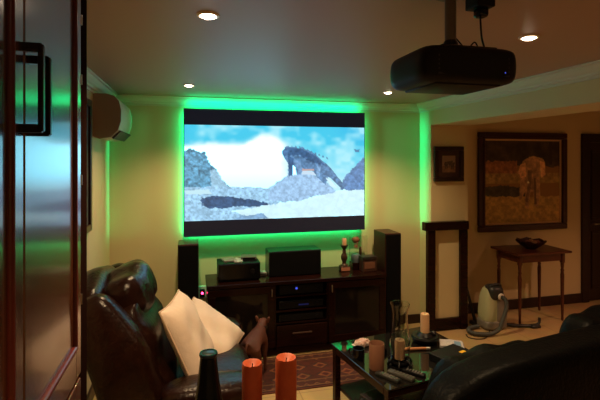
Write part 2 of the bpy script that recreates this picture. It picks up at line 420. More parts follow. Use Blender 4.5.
# the green strip itself gives the light round the screen
def area(name, loc, rot, sx, sy, e, col, spread=180):
    L = bpy.data.lights.new(name, 'AREA'); L.shape = 'RECTANGLE'; L.size = sx; L.size_y = sy; L.energy = e; L.color = col; L.spread = math.radians(spread)
    o = link(bpy.data.objects.new(name, L)); o.location = loc; o.rotation_euler = rot; return o
GC = (.0, 1, .40); GE = 1.5; YW = WY-.034; YS = SY+.055
# the side of the strip that faces the wall ...
area('green_strip_top', (ox, YW, SZ1-.012), (math.radians(110), 0, 0), 1.8, .012, GE, GC)
area('green_strip_bottom', (ox, YW, SZ0+.012), (math.radians(70), 0, 0), 1.8, .012, GE, GC)
area('green_strip_left', (SX0+.012, YW, oz+H/2), (math.radians(90), 0, math.radians(20)), .012, 1.18, GE*.66, GC)
area('green_strip_right', (SX1-.012, YW, oz+H/2), (math.radians(90), 0, math.radians(-20)), .012, 1.18, GE*.66, GC)
# ... and the beam it throws sideways onto the cornice, the cabinet top, the side wall and the pilaster
area('green_edge_top', (ox, YS, SZ1-.01), (math.radians(180), 0, 0), 1.8, .012, GE*1.6, GC, 150)
area('green_edge_bottom', (ox, YS, SZ0+.01), (0, 0, 0), 1.8, .012, GE*.9, GC, 40)
area('green_edge_left', (SX0+.01, YS, oz+H/2), (math.radians(90), 0, math.radians(90)), .012, 1.18, GE*.35, GC, 26)
area('green_edge_right', (SX1-.01, YS, oz+H/2), (math.radians(90), 0, math.radians(-90)), .012, 1.18, GE*.75, GC, 30)

# ================================================================== LEFT WALL: CUPBOARD, AC, PICTURE
FX = -.336
t = thing('wardrobe', 'tall glossy dark red wood cupboard with two bow handles, left edge of view', 'cupboard', (0, 0, 0))
b = B(); bx(b, LX, FX-.022, .10, 1.635, 0, 2.44); bx(b, FX-.03, FX-.006, 1.537, 1.64, 0, 2.44, .004); obj('body', b, wardd_m, t)
def cup_door(y0, y1, z0, z1, hy=None, hz=None):
    b = B()
    bx(b, FX-.02, FX, y0, y0+.045, z0, z1, .003); bx(b, FX-.02, FX, y1-.055, y1, z0, z1, .003)
    bx(b, FX-.02, FX, y0+.055, y1-.055, z0, z0+.10, .003); bx(b, FX-.02, FX, y0+.055, y1-.055, z1-.08, z1, .003)
    bx(b, FX-.016, FX-.008, y0+.04, y1-.05, z0+.09, z1-.07)
    dd = obj('door', b, ward_m, t)
    # raised moulding round the sunk panel
    b = B(); w = .022; ya, yb, za, zb = y0+.047, y1-.052, z0+.097, z1-.077
    for (p, q, r) in (((ya, za), (ya, zb), .004), ((yb, za), (yb, zb), .009), ((ya, za), (yb, za), .010), ((ya, zb), (yb, zb), .010)):
        cyl(b, (FX-.006, p[0], p[1]), (FX-.006, q[0], q[1]), r, seg=10)
    obj('moulding', b, wardk_m, dd, True)
    if hy:
        b = B(); z0h, z1h = hz; X = FX+.037
        box(b, (X, hy, (z0h+z1h)/2), (.011, .014, z1h-z0h), .002)
        for z in (z0h+.006, z1h-.006): box(b, ((FX+X)/2, hy, z), (X-FX+.004, .014, .018), .002)
        obj('handle', b, handle_m, dd)
    return dd
cup_door(.555, 1.028, 1.17, 2.42, 1.016, (1.905, 2.085))
d2 = cup_door(1.036, 1.525, 1.17, 2.42, 1.064, (1.900, 2.068))
cup_door(.10, .55, 1.17, 2.42)
cup_door(.555, 1.028, .08, 1.155); cup_door(1.036, 1.525, .08, 1.155); cup_door(.10, .55, .08, 1.155)
for z in (1.40, 1.78, 2.10, 2.29):
    b = B(); cyl(b, (FX-.001, 1.531, z-.016), (FX-.001, 1.531, z+.016), .004, seg=10); obj('hinge', b, hinge_m, t, True)

t = thing('air_conditioner', 'white wall mounted air conditioner unit high on the left wall', 'air conditioner', (LX, 3.74, 1.99))
ap = [(0, .03), (0, .37), (.10, .37), (.155, .355), (.192, .315), (.208, .24), (.206, .15), (.185, .08), (.13, .025), (.05, .01)]
b = B(); prism(b, ap, 'y', .012, .66); obj('casing', b, ac_m, t, True)
b = B(); prism(b, [(x*.995+.0005, z*.99+.003) for x, z in ap], 'y', 0, .012); obj('end_cap', b, mat('ac_shaded_end', (.33, .22, .16), .55), t, True)  # same white plastic, with the dim light on this end coloured in as brown
b = B(); prism(b, [(.135, .022), (.195, .082), (.205, .074), (.145, .012)], 'y', .03, .64); obj('louvre', b, flap_m, t)

t = thing('picture', 'tall narrow dark framed picture on the left wall behind the cupboard', 'picture', (LX, 0, 0))
b = B(); bx(b, 0, .03, 3.05, 3.10, 1.31, 2.28, .004); bx(b, 0, .03, 3.53, 3.58, 1.31, 2.28, .004); bx(b, 0, .03, 3.10, 3.53, 1.31, 1.36, .004); bx(b, 0, .03, 3.10, 3.53, 2.23, 2.28, .004); obj('frame', b, frame_m, t)
b = B(); bx(b, 0, .012, 3.10, 3.53, 1.36, 2.23); obj('print', b, mat('faded_print', (.12, .10, .08), .4, noise=(6, (.05, .05, .05))), t)

# ================================================================== TV CABINET
CX0, CX1, CY0, CY1, CT = .155, 1.88, 4.03, 4.44, .70
t = thing('media_cabinet', 'long low dark mahogany media cabinet with glass doors below the screen', 'cabinet', (0, 0, 0))
b = B(); bx(b, CX0-.01, CX1+.01, CY0-.015, CY1, CT-.035, CT, .006); obj('top', b, mahog_m, t)
b = B()
for x in (CX0, .755, 1.275, CX1-.025): bx(b, x, x+.025, CY0+.01, CY1, .06, CT-.035)
bx(b, CX0, CX1, CY1-.012, CY1, .06, CT-.035); bx(b, CX0, CX1, CY0+.01, CY1, .06, .085)
obj('body', b, mahog_m, t)
b = B(); bx(b, CX0+.01, CX1-.01, CY0+.02, CY1-.01, 0, .06, .003); obj('plinth', b, mahog_m, t)
b = B(); bx(b, .78, 1.275, CY0+.02, CY1-.012, .535, .55); obj('shelf', b, mahog_m, t)
b = B(); bx(b, .78, 1.275, CY0+.02, CY1-.012, .40, .415); obj('shelf', b, mahog_m, t)
b = B(); bx(b, .78, 1.275, CY0+.02, CY1-.012, .285, .30); obj('shelf', b, mahog_m, t)
for x0, x1 in ((CX0+.025, .755), (1.30, CX1-.025)):
    b = B(); bx(b, x0, x1, CY0+.06, CY1-.012, .37, .385); obj('shelf', b, mahog_m, t)
for x0, x1, hx in ((CX0+.003, .765, .735), (1.29, CX1-.003, 1.32)):
    b = B(); frame_bm(b, x0, x1, .085, CT-.04, .065, CY0-.012, CY0+.008); dd = obj('door', b, mahog_m, t)
    b = B(); bx(b, x0+.06, x1-.06, CY0-.004, CY0, .145, CT-.10); obj('pane', b, cglass_m, dd)
    b = B(); box(b, (hx, CY0-.022, .60), (.008, .014, .07), .003); obj('handle', b, hinge_m, dd)
b = B(); bx(b, .782, 1.273, CY0-.012, CY0+.01, .09, .28, .004); dr = obj('drawer', b, mahog_m, t)
b = B(); bx(b, .93, 1.12, CY0-.032, CY0-.02, .205, .218, .003); bx(b, .945, .955, CY0-.022, CY0-.01, .206, .216); bx(b, 1.095, 1.105, CY0-.022, CY0-.01, .206, .216); obj('handle', b, mat('drawer_bar', (.16, .10, .08), .35, .8), dr)

def device(name, label, cat, x0, x1, z0, z1, y0=4.06, y1=4.36, led=None, display=None):
    t = thing(name, label, cat, ((x0+x1)/2, (y0+y1)/2, z0))
    w = (x1-x0)/2; dpt = (y1-y0)/2; h = z1-z0
    b = B(); bx(b, -w, w, -dpt, dpt, .008, h, .004)
    for sx in (-1, 1):
        for sy in (-1, 1): cyl(b, (sx*(w-.03), sy*(dpt-.03), 0), (sx*(w-.03), sy*(dpt-.03), .01), .012, seg=10)
    obj('case', b, glossy_m, t)
    b = B(); bx(b, -w+.01, w-.01, -dpt-.004, -dpt, .016, h-.008, .002); obj('front_panel', b, black_m, t)
    if led: b = B(); cyl(b, (led[0], -dpt-.001, led[1]), (led[0], -dpt-.007, led[1]), .011, seg=12); obj('power_light', b, blue_e, t)
    if display: b = B(); bx(b, display[0]-.05, display[0]+.05, -dpt-.006, -dpt-.003, h*.42, h*.58); obj('display', b, blue_e2, t)
    b = B(); cyl(b, (w*.7, -dpt-.002, h*.55), (w*.7, -dpt-.016, h*.55), .014, seg=16); obj('knob', b, black_m, t)
    return t
device('media_player', 'black box with a blue light on the top open shelf of the cabinet', 'player', .81, 1.25, .55, .655, led=(-.05, .065))
device('disc_player', 'flat black player on the middle open shelf of the cabinet', 'player', .81, 1.25, .415, .50, display=(.02, 0))
device('receiver', 'low black receiver on the bottom open shelf above the drawer', 'receiver', .81, 1.25, .30, .375)

# things on the cabinet
t = thing('center_speaker', 'wide black centre speaker box on the cabinet under the screen', 'speaker', (1.0, 4.28, CT))
b = B(); bx(b, -.262, .262, -.098, .12, 0, .245, .006); obj('cabinet_box', b, satin_m, t)
b = B(); bx(b, -.255, .255, -.108, -.098, .008, .237, .004); obj('grille', b, cloth_m, t)
t = thing('amplifier', 'black amplifier box with clutter on top at the left end of the cabinet', 'amplifier', (.45, 4.24, CT), 0)
b = B(); bx(b, -.195, .195, -.12, .14, .012, .165, .005)
for sx in (-1, 1):
    for sy in (-.09, .1): cyl(b, (sx*.16, sy, 0), (sx*.16, sy, .014), .016, seg=12)
obj('case', b, black_m, t)
b = B(); bx(b, -.19, .19, -.128, -.12, .018, .16, .003); obj('front_panel', b, glossy_m, t)
b = B(); cyl(b, (.12, -.128, .09), (.12, -.146, .09), .022, seg=20); obj('volume_knob', b, black_m, t, True)
z = CT+.165
t = thing('disc_case', 'flat disc case lying at the left on top of the amplifier', 'case', (.36, 4.27, z), .2)
b = B(); bx(b, -.06, .06, -.07, .07, 0, .016, .003); bx(b, -.062, .062, -.072, -.066, .003, .013); obj('shell', b, mat('disc_case_plastic', (.25, .25, .22), .3), t)
t = thing('set_top_box', 'small dark box on the right of the amplifier top', 'box', (.555, 4.28, z), -.1)
b = B(); bx(b, -.075, .075, -.06, .06, .004, .034, .004); obj('case', b, mat('set_top_plastic', (.12, .12, .11), .3), t)
b = B(); bx(b, -.06, .06, -.063, -.058, .010, .028); obj('front_panel', b, glossy_m, t)
t = thing('leaflet', 'pale folded leaflet between the disc case and small box on the amplifier', 'paper', (.455, 4.24, z), -.2)
b = B(); prism(b, [(-.04, 0), (.04, 0), (.038, .012), (0, .006), (-.038, .014)], 'y', -.08, .08); obj('sheet', b, paper_m, t)
t = thing('cable_box', 'small white box lying on the cabinet between amplifier and centre speaker', 'box', (.69, 4.30, CT))
b = B(); bx(b, -.045, .04, -.04, .04, 0, .03, .006); obj('case', b, white_m, t)
b = B(); bx(b, -.03, .03, -.043, -.0395, .008, .02); obj('front_panel', b, grey_m, t)

t = thing('candlestick', 'turned dark candlestick holding a pale candle on the cabinet', 'candlestick', (1.528, 4.25, CT))
b = B(); bx(b, -.045, .045, -.045, .045, 0, .05, .006)
lathe(b, [(.036, .05), (.038, .06), (.022, .07), (.018, .085), (.030, .115), (.034, .14), (.028, .165), (.016, .185), (.020, .20), (.014, .215), (.036, .25), (.04, .262), (.03, .264)], seg=20)
obj('stem', b, bronze_m, t, True)
b = B(); bx(b, -.046, .046, -.046, -.044, .008, .042); obj('base_plaque', b, skin_m, t)
b = B(); lathe(b, [(.024, .264), (.024, .325), (.019, .330), (0, .328)], seg=18); c = obj('candle', b, ivory_m, t, True)
b = B(); cyl(b, (0, 0, .328), (.002, 0, .34), .0015, seg=6); obj('wick', b, wick_m, c)

t = thing('figurine', 'small carved figurine with pale head beside the candlestick on the cabinet', 'figurine', (1.675, 4.30, CT))
b = B(); bx(b, -.055, .055, -.05, .05, 0, .07, .005); obj('base', b, mahog_m, t)
b = B(); lathe(b, [(.046, .07), (.05, .10), (.05, .135), (.04, .15)], seg=18); obj('skirt', b, blue_m, t, True)
b = B(); cushion(b, (0, 0, .185), (.047, .036, .05), 2.6, 6); cushion(b, (-.045, -.01, .18), (.014, .016, .05), 2.3, 4); cushion(b, (.045, -.01, .18), (.014, .016, .05), 2.3, 4); obj('torso', b, bronze_m, t, True)
b = B(); cushion(b, (0, -.005, .275), (.036, .038, .046), 2.2, 6); cushion(b, (0, -.040, .27), (.006, .008, .01), 2, 2); cyl(b, (0, 0, .22), (0, 0, .25), .02); obj('head', b, skin_m, t, True)
b = B(); cushion(b, (0, .006, .298), (.040, .040, .034), 2.2, 6); obj('hair', b, mat('figurine_hair', (.20, .07, .03), .6), t, True)
t = thing('photo_stand', 'thin upright glass plate standing behind the figurine', 'frame', (1.735, 4.385, CT))
b = B(); bx(b, -.10, .10, -.003, .003, .012, .32); obj('plate', b, glass_m, t)
b = B(); bx(b, -.105, .105, -.02, .02, 0, .014, .003); obj('foot', b, mahog_m, t)
t = thing('trinket_box', 'small dark lidded box in front of the figurine on the cabinet', 'box', (1.765, 4.20, CT), .06)
b = B(); bx(b, -.075, .075, -.05, .05, 0, .115, .005); obj('case', b, mat('trinket_wood', (.07, .03, .02), .5), t)
b = B(); bx(b, -.079, .079, -.054, .054, .115, .150, .006); obj('lid', b, mat('trinket_lid', (.02, .016, .016), .4), t)
b = B(); bx(b, -.079+.02, .055, -.0525, -.049, .03, .095, .001); obj('front_panel', b, tan_m, t)

def tower(name, label, x, y, h, w, dpt):
    t = thing(name, label, 'speaker', (x, y, 0))
    b = B(); bx(b, -w/2, w/2, -dpt/2, dpt/2, .03, h, .006); obj('cabinet_box', b, spkw_m, t)
    b = B(); bx(b, -w/2+.006, w/2-.006, -dpt/2-.014, -dpt/2, .04, h-.01, .004); obj('grille', b, cloth_m, t)
    b = B(); bx(b, -w/2-.01, w/2+.01, -dpt/2-.01, dpt/2+.01, 0, .03, .004); obj('plinth', b, black_m, t)
    b = B(); bx(b, -.03, .03, -dpt/2-.0155, -dpt/2-.013, .12, .14); obj('badge', b, hinge_m, t)
tower('tower_speaker', 'tall black floor speaker left of the cabinet, behind the pillows', -.015, 4.27, 1.06, .185, .26)
tower('tower_speaker', 'tall black floor speaker at the right end of the cabinet', 2.00, 4.245, 1.085, .175, .29)

t = thing('wall_socket', 'white wall socket with a red light beside the left floor speaker', 'socket', (.118, WY, .52))
b = B(); bx(b, -.045, .045, -.012, 0, -.06, .06, .004); obj('plate', b, white_m, t)
b = B(); bx(b, -.025, .025, -.045, -.012, -.045, .035, .006); obj('plug', b, black_m, t)
b = B(); cyl(b, (.0, -.045, .0), (.0, -.052, .0), .011, seg=12); obj('power_light', b, red_e, t)

# ================================================================== PROJECTOR
t = thing('projector', 'black projector hanging from the ceiling on a pole', 'projector', (.918, 1.418, 2.0975)); t.scale = (.9, .9, .9)
def pdef(q, p):
    q = q.copy(); k = (p.z+1)/2
    q.x *= .97+.05*math.sin(k*PI); 
    return q
b = B(); cushion(b, (0, 0, .074), (.205, .16, .070), 7, 12, pdef)
box(b, (0, 0, .006), (.28, .24, .012), .004)
obj('casing', b, black_m, t, True)
b = B(); bx(b, -.12, .12, -.13, .08, .134, .148, .006); bx(b, -.16, -.10, -.10, .05, .13, .145, .005); obj('top_cover', b, glossy_m, t)
b = B(); lathe(b, [(.045, 0), (.047, .03), (.038, .035), (.034, .02), (0, .012)], (.06, .150, .07), 20, Matrix.Rotation(-PI/2, 3, 'X')); obj('lens', b, glossy_m, t, True)
b = B(); [bx(b, -.15, .15, -.158, -.150, .03+k*.016, .037+k*.016) for k in range(5)]; obj('rear_vent', b, mat('vent_plastic', (.02, .02, .02), .6), t)
b = B(); cyl(b, (.13, -.150, .045), (.13, -.159, .045), .0028, seg=8); obj('power_light', b, blue_e, t)
b = B(); lathe(b, [(.036, .145), (.036, .152), (.028, .19), (.022, .20)], seg=18); obj('mount_boss', b, iron_m, t, True)
b = B(); cyl(b, (0, 0, .19), (0, 0, .377), .023, seg=16); cyl(b, (0, 0, .376), (0, 0, .3915), .06, seg=20); obj('pole', b, mat('pole_grey_metal', (.16, .14, .12), .45, .4), t, True)
b = B(); tube(b, [(.145, .01, .312), (.145, 0, .22), (.14, -.03, .155), (.10, -.06, .148)], .004); obj('power_cord', b, black_m, t, True)
b = B(); tube(b, [(.024, 0, .21), (.06, -.02, .165), (.09, -.03, .19), (.12, -.02, .165), (.15, -.04, .15)], .003); obj('signal_cord', b, black_m, t, True)
t = thing('ceiling_socket', 'black power socket on the ceiling right of the projector pole', 'socket', (1.048, 1.427, CZ))
b = B(); bx(b, -.038, .038, -.038, .038, -.045, 0, .004); obj('housing', b, black_m, t)
b = B(); cushion(b, (.004, 0, -.060), (.022, .022, .018), 4, 5); obj('plug', b, glossy_m, t, True)

# ================================================================== RECLINER (faces +X) and cushions
t = thing('recliner', 'brown leather recliner armchair with pleated headrest by the left wall', 'armchair', (0, 3.06, 0))
b = B(); cushion(b, (-.06, 0, .20), (.40, .40, .17), 8, 8); obj('base', b, leath_m, t, True)
def seatd(q, p):
    q = q.copy(); q.z += .035*(1-p.y*p.y)*(p.z > 0)*p.z; return q
b = B(); cushion(b, (.06, 0, .385), (.34, .32, .085), 5, 12, seatd); obj('seat', b, leath_m, t, True)
BT = Matrix.Rotation(math.radians(-21), 3, 'Y')     # back leans towards the wall
def backd(q, p):
    q = q.copy(); q.x += .02*math.sin(p.z*7)*max(0, p.x); return q
b = B(); cushion(b, (-.30, 0, .66), (.13, .36, .33), 6, 16, backd, BT); obj('backrest', b, leath_m, t, True)
def pleat(q, p):
    q = q.copy(); f = max(0, p.x)
    q.x -= .022*f*abs(math.sin(p.y*8.2))*max(0, .9-abs(p.z+.35)); q.z += .012*math.cos(p.y*7); q.x += .035*f*(1-p.y**2)
    return q
b = B(); cushion(b, (-.385, .04, .985), (.125, .33, .15), 3.0, 28, pleat, BT); obj('headrest', b, leath_m, t, True)
def rolld(q, p):
    q = q.copy(); q.z += .012*math.cos(p.y*5); q.x -= .02*(1-p.y**2); return q
b = B(); cushion(b, (-.56, 0, 1.0), (.105, .37, .13), 2.7, 16, rolld, BT); obj('headrest_roll', b, leath_m, t, True)
for s in (-1, 1):
    def wing(q, p, s=s):
        q = q.copy(); k = (p.z+1)/2; q.x *= 1.15-.15*k; q.x += .05*(1-k)+.012*math.sin(p.z*6); q.y += s*.012*math.sin(p.z*5+1); return q
    b = B(); cushion(b, (-.375, s*.385, .60), (.155, .115, .50), 3.2, 16, wing, BT); obj('wing', b, leath_m, t, True)
for s in (-1, 1):
    b = B(); cushion(b, (.07, s*.46, .27), (.31, .105, .24), 6, 10); cushion(b, (.12, s*.465, .505), (.28, .13, .07), 3.0, 14); obj('arm', b, leath_m, t, True)
b = B(); cushion(b, (.385, 0, .22), (.05, .35, .15), 5, 8); obj('footrest', b, leath_m, t, True)
for x in (-.38, .28):
    for y in (-.40, .40):
        b = B(); cyl(b, (x, y, 0), (x, y, .06), .02, .026, 12); obj('foot', b, black_m, t, True)

def pillow(label, loc, rot, sx, sy, th):
    t = thing('pillow', label, 'pillow', loc, 0, 'cream pillows on the recliner'); t.rotation_euler = rot
    bm = B(); n = 36; top = {}; bot = {}
    def prof(u, v):
        e = max((1-u**4)*(1-v**4), 0); h = th*e**.6
        r = max(abs(u), abs(v))                      # short gathers running in from the seam
        g = math.exp(-((r-.86)/.12)**2); a = v if abs(u) > abs(v) else u
        return h*(1+.06*g*math.sin(a*34)*.4+.05*math.sin(6*u+3*v)+.04*math.sin(8*v-5*u))
    def rim(u, v):
        return u*sx*(1-.06*(1-v*v)*abs(u)**3), v*sy*(1-.06*(1-u*u)*abs(v)**3)
    for i in range(n+1):
        for j in range(n+1):
            u = -1+2*i/n; v = -1+2*j/n; x, y = rim(u, v); h = prof(u, v)
            edge = i in (0, n) or j in (0, n)
            top[i, j] = bm.verts.new((x, y, h)); bot[i, j] = top[i, j] if edge else bm.verts.new((x, y, -h*.5))
    for i in range(n):
        for j in range(n):
            bm.faces.new((top[i, j], top[i+1, j], top[i+1, j+1], top[i, j+1]))
            bm.faces.new([bot[i, j], bot[i, j+1], bot[i+1, j+1], bot[i+1, j]])
    obj('cover', bm, pill_m, t, True)
    pts = [rim(-1+2*i/n, -1) for i in range(n)]+[rim(1, -1+2*i/n) for i in range(n)]+[rim(1-2*i/n, 1) for i in range(n)]+[rim(-1, 1-2*i/n) for i in range(n)]
    pts.append(pts[0]); b = B(); tube(b, [(x, y, 0) for x, y in pts], .0055, 6, 0); obj('piping', b, pipe_m, t, True)
def aim(normal, up):
    z = Vector(normal).normalized(); y = Vector(up); y = (y-z*y.dot(z)).normalized(); x = y.cross(z)
    return Matrix((x, y, z)).transposed().to_euler()
pillow('cream pillow leaning on the recliner back, nearest of the two', (-.01, 2.91, .675), aim((.872, -.226, .403), (-.40, .08, .91)), .21, .29, .10)
pillow('cream pillow tucked behind the nearer one towards the far recliner arm', (.13, 3.27, .575), aim((.47, -.43, .77), (-.405, .1, .3)), .22, .24, .09)

# ================================================================== DOG
t = thing('dog', 'small brown dog standing on the floor between recliner and cabinet, facing away', 'dog', (.506, 3.62, .012), math.radians(-27))
V = [((0, -.08, .335), (.070, .072)), ((0, .04, .335), (.056, .064)), ((0, .14, .335), (.064, .080)), ((0, .20, .345), (.050, .058)), ((0, .235, .375), (.042, .046)), ((0, .262, .39), (.050, .048)), ((0, .305, .380), (.033, .031)), ((0, .345, .365), (.019, .018))]
Ed = [(i, i+1) for i in range(7)]
def leg(pts, root):
    i0 = root
    for p, r in pts:
        V.append((p, (r, r))); Ed.append((i0, len(V)-1)); i0 = len(V)-1
for s in (-1, 1):
    leg([((s*.055, -.10, .29), .048), ((s*.062, -.06, .215), .034), ((s*.062, -.135, .125), .018), ((s*.062, -.125, .03), .014), ((s*.062, -.100, .014), .016)], 0)
    leg([((s*.055, .15, .27), .036), ((s*.055, .14, .17), .022), ((s*.055, .155, .09), .015), ((s*.055, .15, .03), .014), ((s*.055, .175, .014), .016)], 2)
leg([((0, -.15, .36), .014), ((0, -.172, .33), .010), ((0, -.18, .29), .007)], 0)
body = skin_mesh('body', V, Ed, dog_m, t, 0, 2)
for s in (-1, 1):
    b = B(); cushion(b, (s*.050, .255, .412), (.015, .012, .032), 2.2, 6, None, Matrix.Rotation(s*.35, 3, 'Y')); obj('ear', b, dog_m, t, True)
    b = B(); cushion(b, (s*.024, .30, .398), (.007, .007, .007), 2, 3); obj('eye', b, glossy_m, t, True)
b = B(); cushion(b, (0, .362, .365), (.010, .008, .008), 2, 3); obj('nose', b, glossy_m, t, True)
b = B(); lathe(b, [(.050, -.010), (.053, 0), (.050, .010)], (0, .222, .363), 18, Matrix.Rotation(-.35, 3, 'X')); obj('collar', b, collar_m, t, True)

# ================================================================== RUG
def rugfn(U, V):
    x = U*1.5; y = V*.72
    base = np.ones(U.shape+(3,))*np.array([84, 32, 20.])
    n = fbm(U*2, V, 20, 40)
    e = np.minimum(np.minimum(x, 1.5-x), np.minimum(y, .72-y))
    img = base
    img = lay(img, (e < .14), (128, 84, 52)); img = lay(img, (e < .12), (78, 34, 24)); img = lay(img, (e < .035), (142, 96, 60)); img = lay(img, (e < .02), (70, 26, 20))
    a = (np.abs(((x/.09) % 1)-.5)+np.abs(((y/.09) % 1)-.5))
    img = lay(img, (e < .115) & (e > .045) & (a < .3), (150, 96, 60)); img = lay(img, (e < .115) & (e > .045) & (a < .15), (60, 40, 40))
    d = np.abs(((x/.2) % 1)-.5)+np.abs(((y/.2) % 1)-.5)
    img = lay(img, (e > .15) & (d < .42), (58, 36, 32)); img = lay(img, (e > .15) & (d < .34), (140, 78, 44)); img = lay(img, (e > .15) & (d < .18), (84, 24, 18))
    return img*(.6+.4*n[..., None])
t = thing('rug', 'red and tan patterned rug on the floor in front of the cabinet', 'rug', (0, 0, 0))
b = B(); bx(b, .42, 1.92, 3.40, 4.0, .0, .010, .003); obj('pile_base', b, mat('rug_edge', (.10, .03, .02), .95), t)
m_rug = paint_mat('rug_weave', 0, .95)
me = paint_obj('woven_face', .43, 1.91, 3.41, 3.99, 0, 260, 110, rugfn, m_rug, t)
for v in me.data.vertices: v.co = (v.co.x, v.co.z, .0115)
b = B()
for k in range(60):
    y = 3.41+k*.0098
    cyl(b, (.42, y, .004), (.385, y+random.uniform(-.004, .004), .003), .002, .001, 5); cyl(b, (1.92, y, .004), (1.955, y+random.uniform(-.004, .004), .003), .002, .001, 5)
obj('fringe', b, mat('rug_fringe', (.45, .33, .2), .9), t)['kind'] = 'stuff'

# ================================================================== COFFEE TABLE
TR = math.radians(9.7); TC = Vector((1.52, 2.865, 0)); TZ = .45
def tl(x, y):     # world -> table-local (unrotated) helper, used for placing things on the table
    return Vector((x, y, 0))
t = thing('coffee_table', 'dark wood coffee table with a glass top, right of the recliner', 'table', TC, TR)
b = B(); frame_bm_pts = ((-.43, .43, -.36, -.31), (-.43, .43, .31, .36), (-.43, -.38, -.31, .31), (.38, .43, -.31, .31))
for x0, x1, y0, y1 in frame_bm_pts: bx(b, x0, x1, y0, y1, TZ-.05, TZ-.002, .004)
obj('top_frame', b, mahog_m, t)
b = B(); bx(b, -.435, .435, -.365, .365, TZ-.002, TZ+.006, .003); obj('glass_top', b, tglass_m, t)
for sx in (-1, 1):
    for sy in (-1, 1):
        b = B(); box(b, (sx*.405, sy*.335, (TZ-.05)/2), (.045, .045, TZ-.05), .004); obj('leg', b, mahog_m, t)
b = B(); bx(b, -.40, .40, -.33, .33, .13, .15, .003); obj('shelf', b, mahog_m, t)
TT = TZ+.006
# hurricane lamp
t = thing('hurricane_lamp', 'tall glass hurricane lamp on the coffee table with a candle inside', 'candle holder', (1.37, 2.71, TT))
b = B()
for k in range(6):
    a = k*PI/3; c_, s_ = math.cos(a), math.sin(a)
    tube(b, [(c_*.03, s_*.03, .035), (c_*.06, s_*.06, .045), (c_*.085, s_*.085, .02), (c_*.075, s_*.075, .006), (c_*.062, s_*.062, .012)], .008, 8)
lathe(b, [(.05, .02), (.066, .028), (.066, .042), (.0, .044)], seg=24); lathe(b, [(.078, .004), (.084, .004), (.084, .016), (.078, .016), (.078, .004)], seg=28)
obj('iron_base', b, iron_m, t, True)
b = B(); prof = [(.058, .046), (.066, .10), (.068, .16), (.060, .23), (.052, .30), (.053, .36), (.066, .415)]
lathe(b, prof+[(r-.003, z) for r, z in prof[::-1]]+[prof[0]], seg=32); obj('glass_chimney', b, glass_m, t, True)
b = B(); lathe(b, [(.033, .045), (.035, .160), (.031, .173), (.012, .170), (0, .168)], seg=24); c = obj('candle', b, ivory_m, t, True)
b = B(); cyl(b, (0, 0, .168), (.002, .001, .183), .0016, seg=6); obj('wick', b, wick_m, c)
# candle on dark bowl
t = thing('candle_dish', 'dark knobbly dish on the coffee table holding a pale pillar candle', 'candle holder', (1.73, 3.01, TT))
b = B(); lathe(b, [(.06, 0), (.09, .012), (.102, .04), (.095, .052), (.06, .05), (.04, .075), (0, .076)], seg=28); obj('dish', b, iron_m, t, True)
b = B()
for k in range(13):
    a = k*2*PI/13; cushion(b, (math.cos(a)*.066, math.sin(a)*.066, .064+.010*random.random()), (.020+.006*random.random(), .019, .018), 2.3, 3)
obj('pebbles', b, mat('dark_pebbles', (.014, .011, .012), .3), t, True)['kind'] = 'stuff'
b = B(); lathe(b, [(.033, .074), (.033, .205), (.029, .213), (0, .208)], seg=24); c = obj('candle', b, ivory_m, t, True)
b = B(); cyl(b, (0, 0, .208), (.001, .001, .222), .0016, seg=6); obj('wick', b, wick_m, c)
# tan beaker
t = thing('tumbler', 'tan squarish tumbler with a dark side mark left of the hurricane lamp', 'cup', (1.20, 2.705, TT), .3)
b = B(); prof = [(0, .0), (.046, .0), (.049, .01), (.051, .165), (.048, .170), (.045, .162), (.042, .014), (0, .012)]
lathe(b, prof, seg=28); obj('cup', b, tan_m, t, True)
b = B(); tube(b, [(.043, 0, .12), (.075, 0, .115), (.08, 0, .08), (.07, 0, .05), (.043, 0, .045)], .007, 8); obj('handle', b, glossy_m, t, True)
t = thing('mug', 'squat black mug on the coffee table behind the tan tumbler', 'cup', (1.135, 2.865, TT), 2.4)
b = B(); lathe(b, [(0, 0), (.035, 0), (.041, .02), (.041, .075), (.038, .075), (.036, .02), (0, .01)], seg=24); obj('cup', b, glossy_m, t, True)
b = B(); tube(b, [(.04, 0, .06), (.066, 0, .055), (.066, 0, .025), (.04, 0, .018)], .005, 8); obj('handle', b, glossy_m, t, True)
t = thing('sweet_packet', 'crumpled pale pink packet at the far left of the coffee table', 'packet', (1.235, 3.05, TT), .3)
def crum(q, p): return q+Vector((.006*math.sin(9*p.y+3*p.z), .006*math.sin(8*p.x), .006*math.sin(11*p.x+7*p.y)))
b = B(); cushion(b, (0, 0, .024), (.065, .035, .022), 3, 9, crum); obj('wrapper', b, mat('pink_wrapper', (.50, .27, .22), .35, noise=(30, (.6, .5, .45))), t, True)
b = B(); box(b, (.07, 0, .022), (.02, .045, .004), .001); obj('crimp', b, white_m, t)
b = B(); box(b, (-.07, 0, .022), (.02, .045, .004), .001); obj('crimp', b, white_m, t)
def tubeobj():
    t = thing('lighter_wand', 'slim orange gas lighter with a white tip beside the candle dish', 'lighter', (1.595, 2.89, TT), -.15)
    b = B(); cyl(b, (-.085, 0, .011), (.07, 0, .011), .011, .009, 12); obj('grip', b, mat('orange_plastic', (.55, .22, .08), .5), t, True)
    b = B(); cyl(b, (.07, 0, .011), (.10, 0, .011), .009, .008, 12); obj('tip', b, white_m, t, True)
tubeobj()
t = thing('game_box', 'black carton with a yellow sticker at the right of the coffee table', 'box', (1.755, 2.70, TT), .35)
b = B(); bx(b, -.135, .135, -.085, .085, 0, .05, .004); obj('case', b, black_m, t)
b = B(); bx(b, .045, .095, -.05, -.025, .05, .0515); obj('sticker', b, yellow_m, t)
t = thing('newspaper', 'folded newspaper at the right edge of the coffee table behind the black carton', 'newspaper', (1.885, 2.90, TT), -.5)
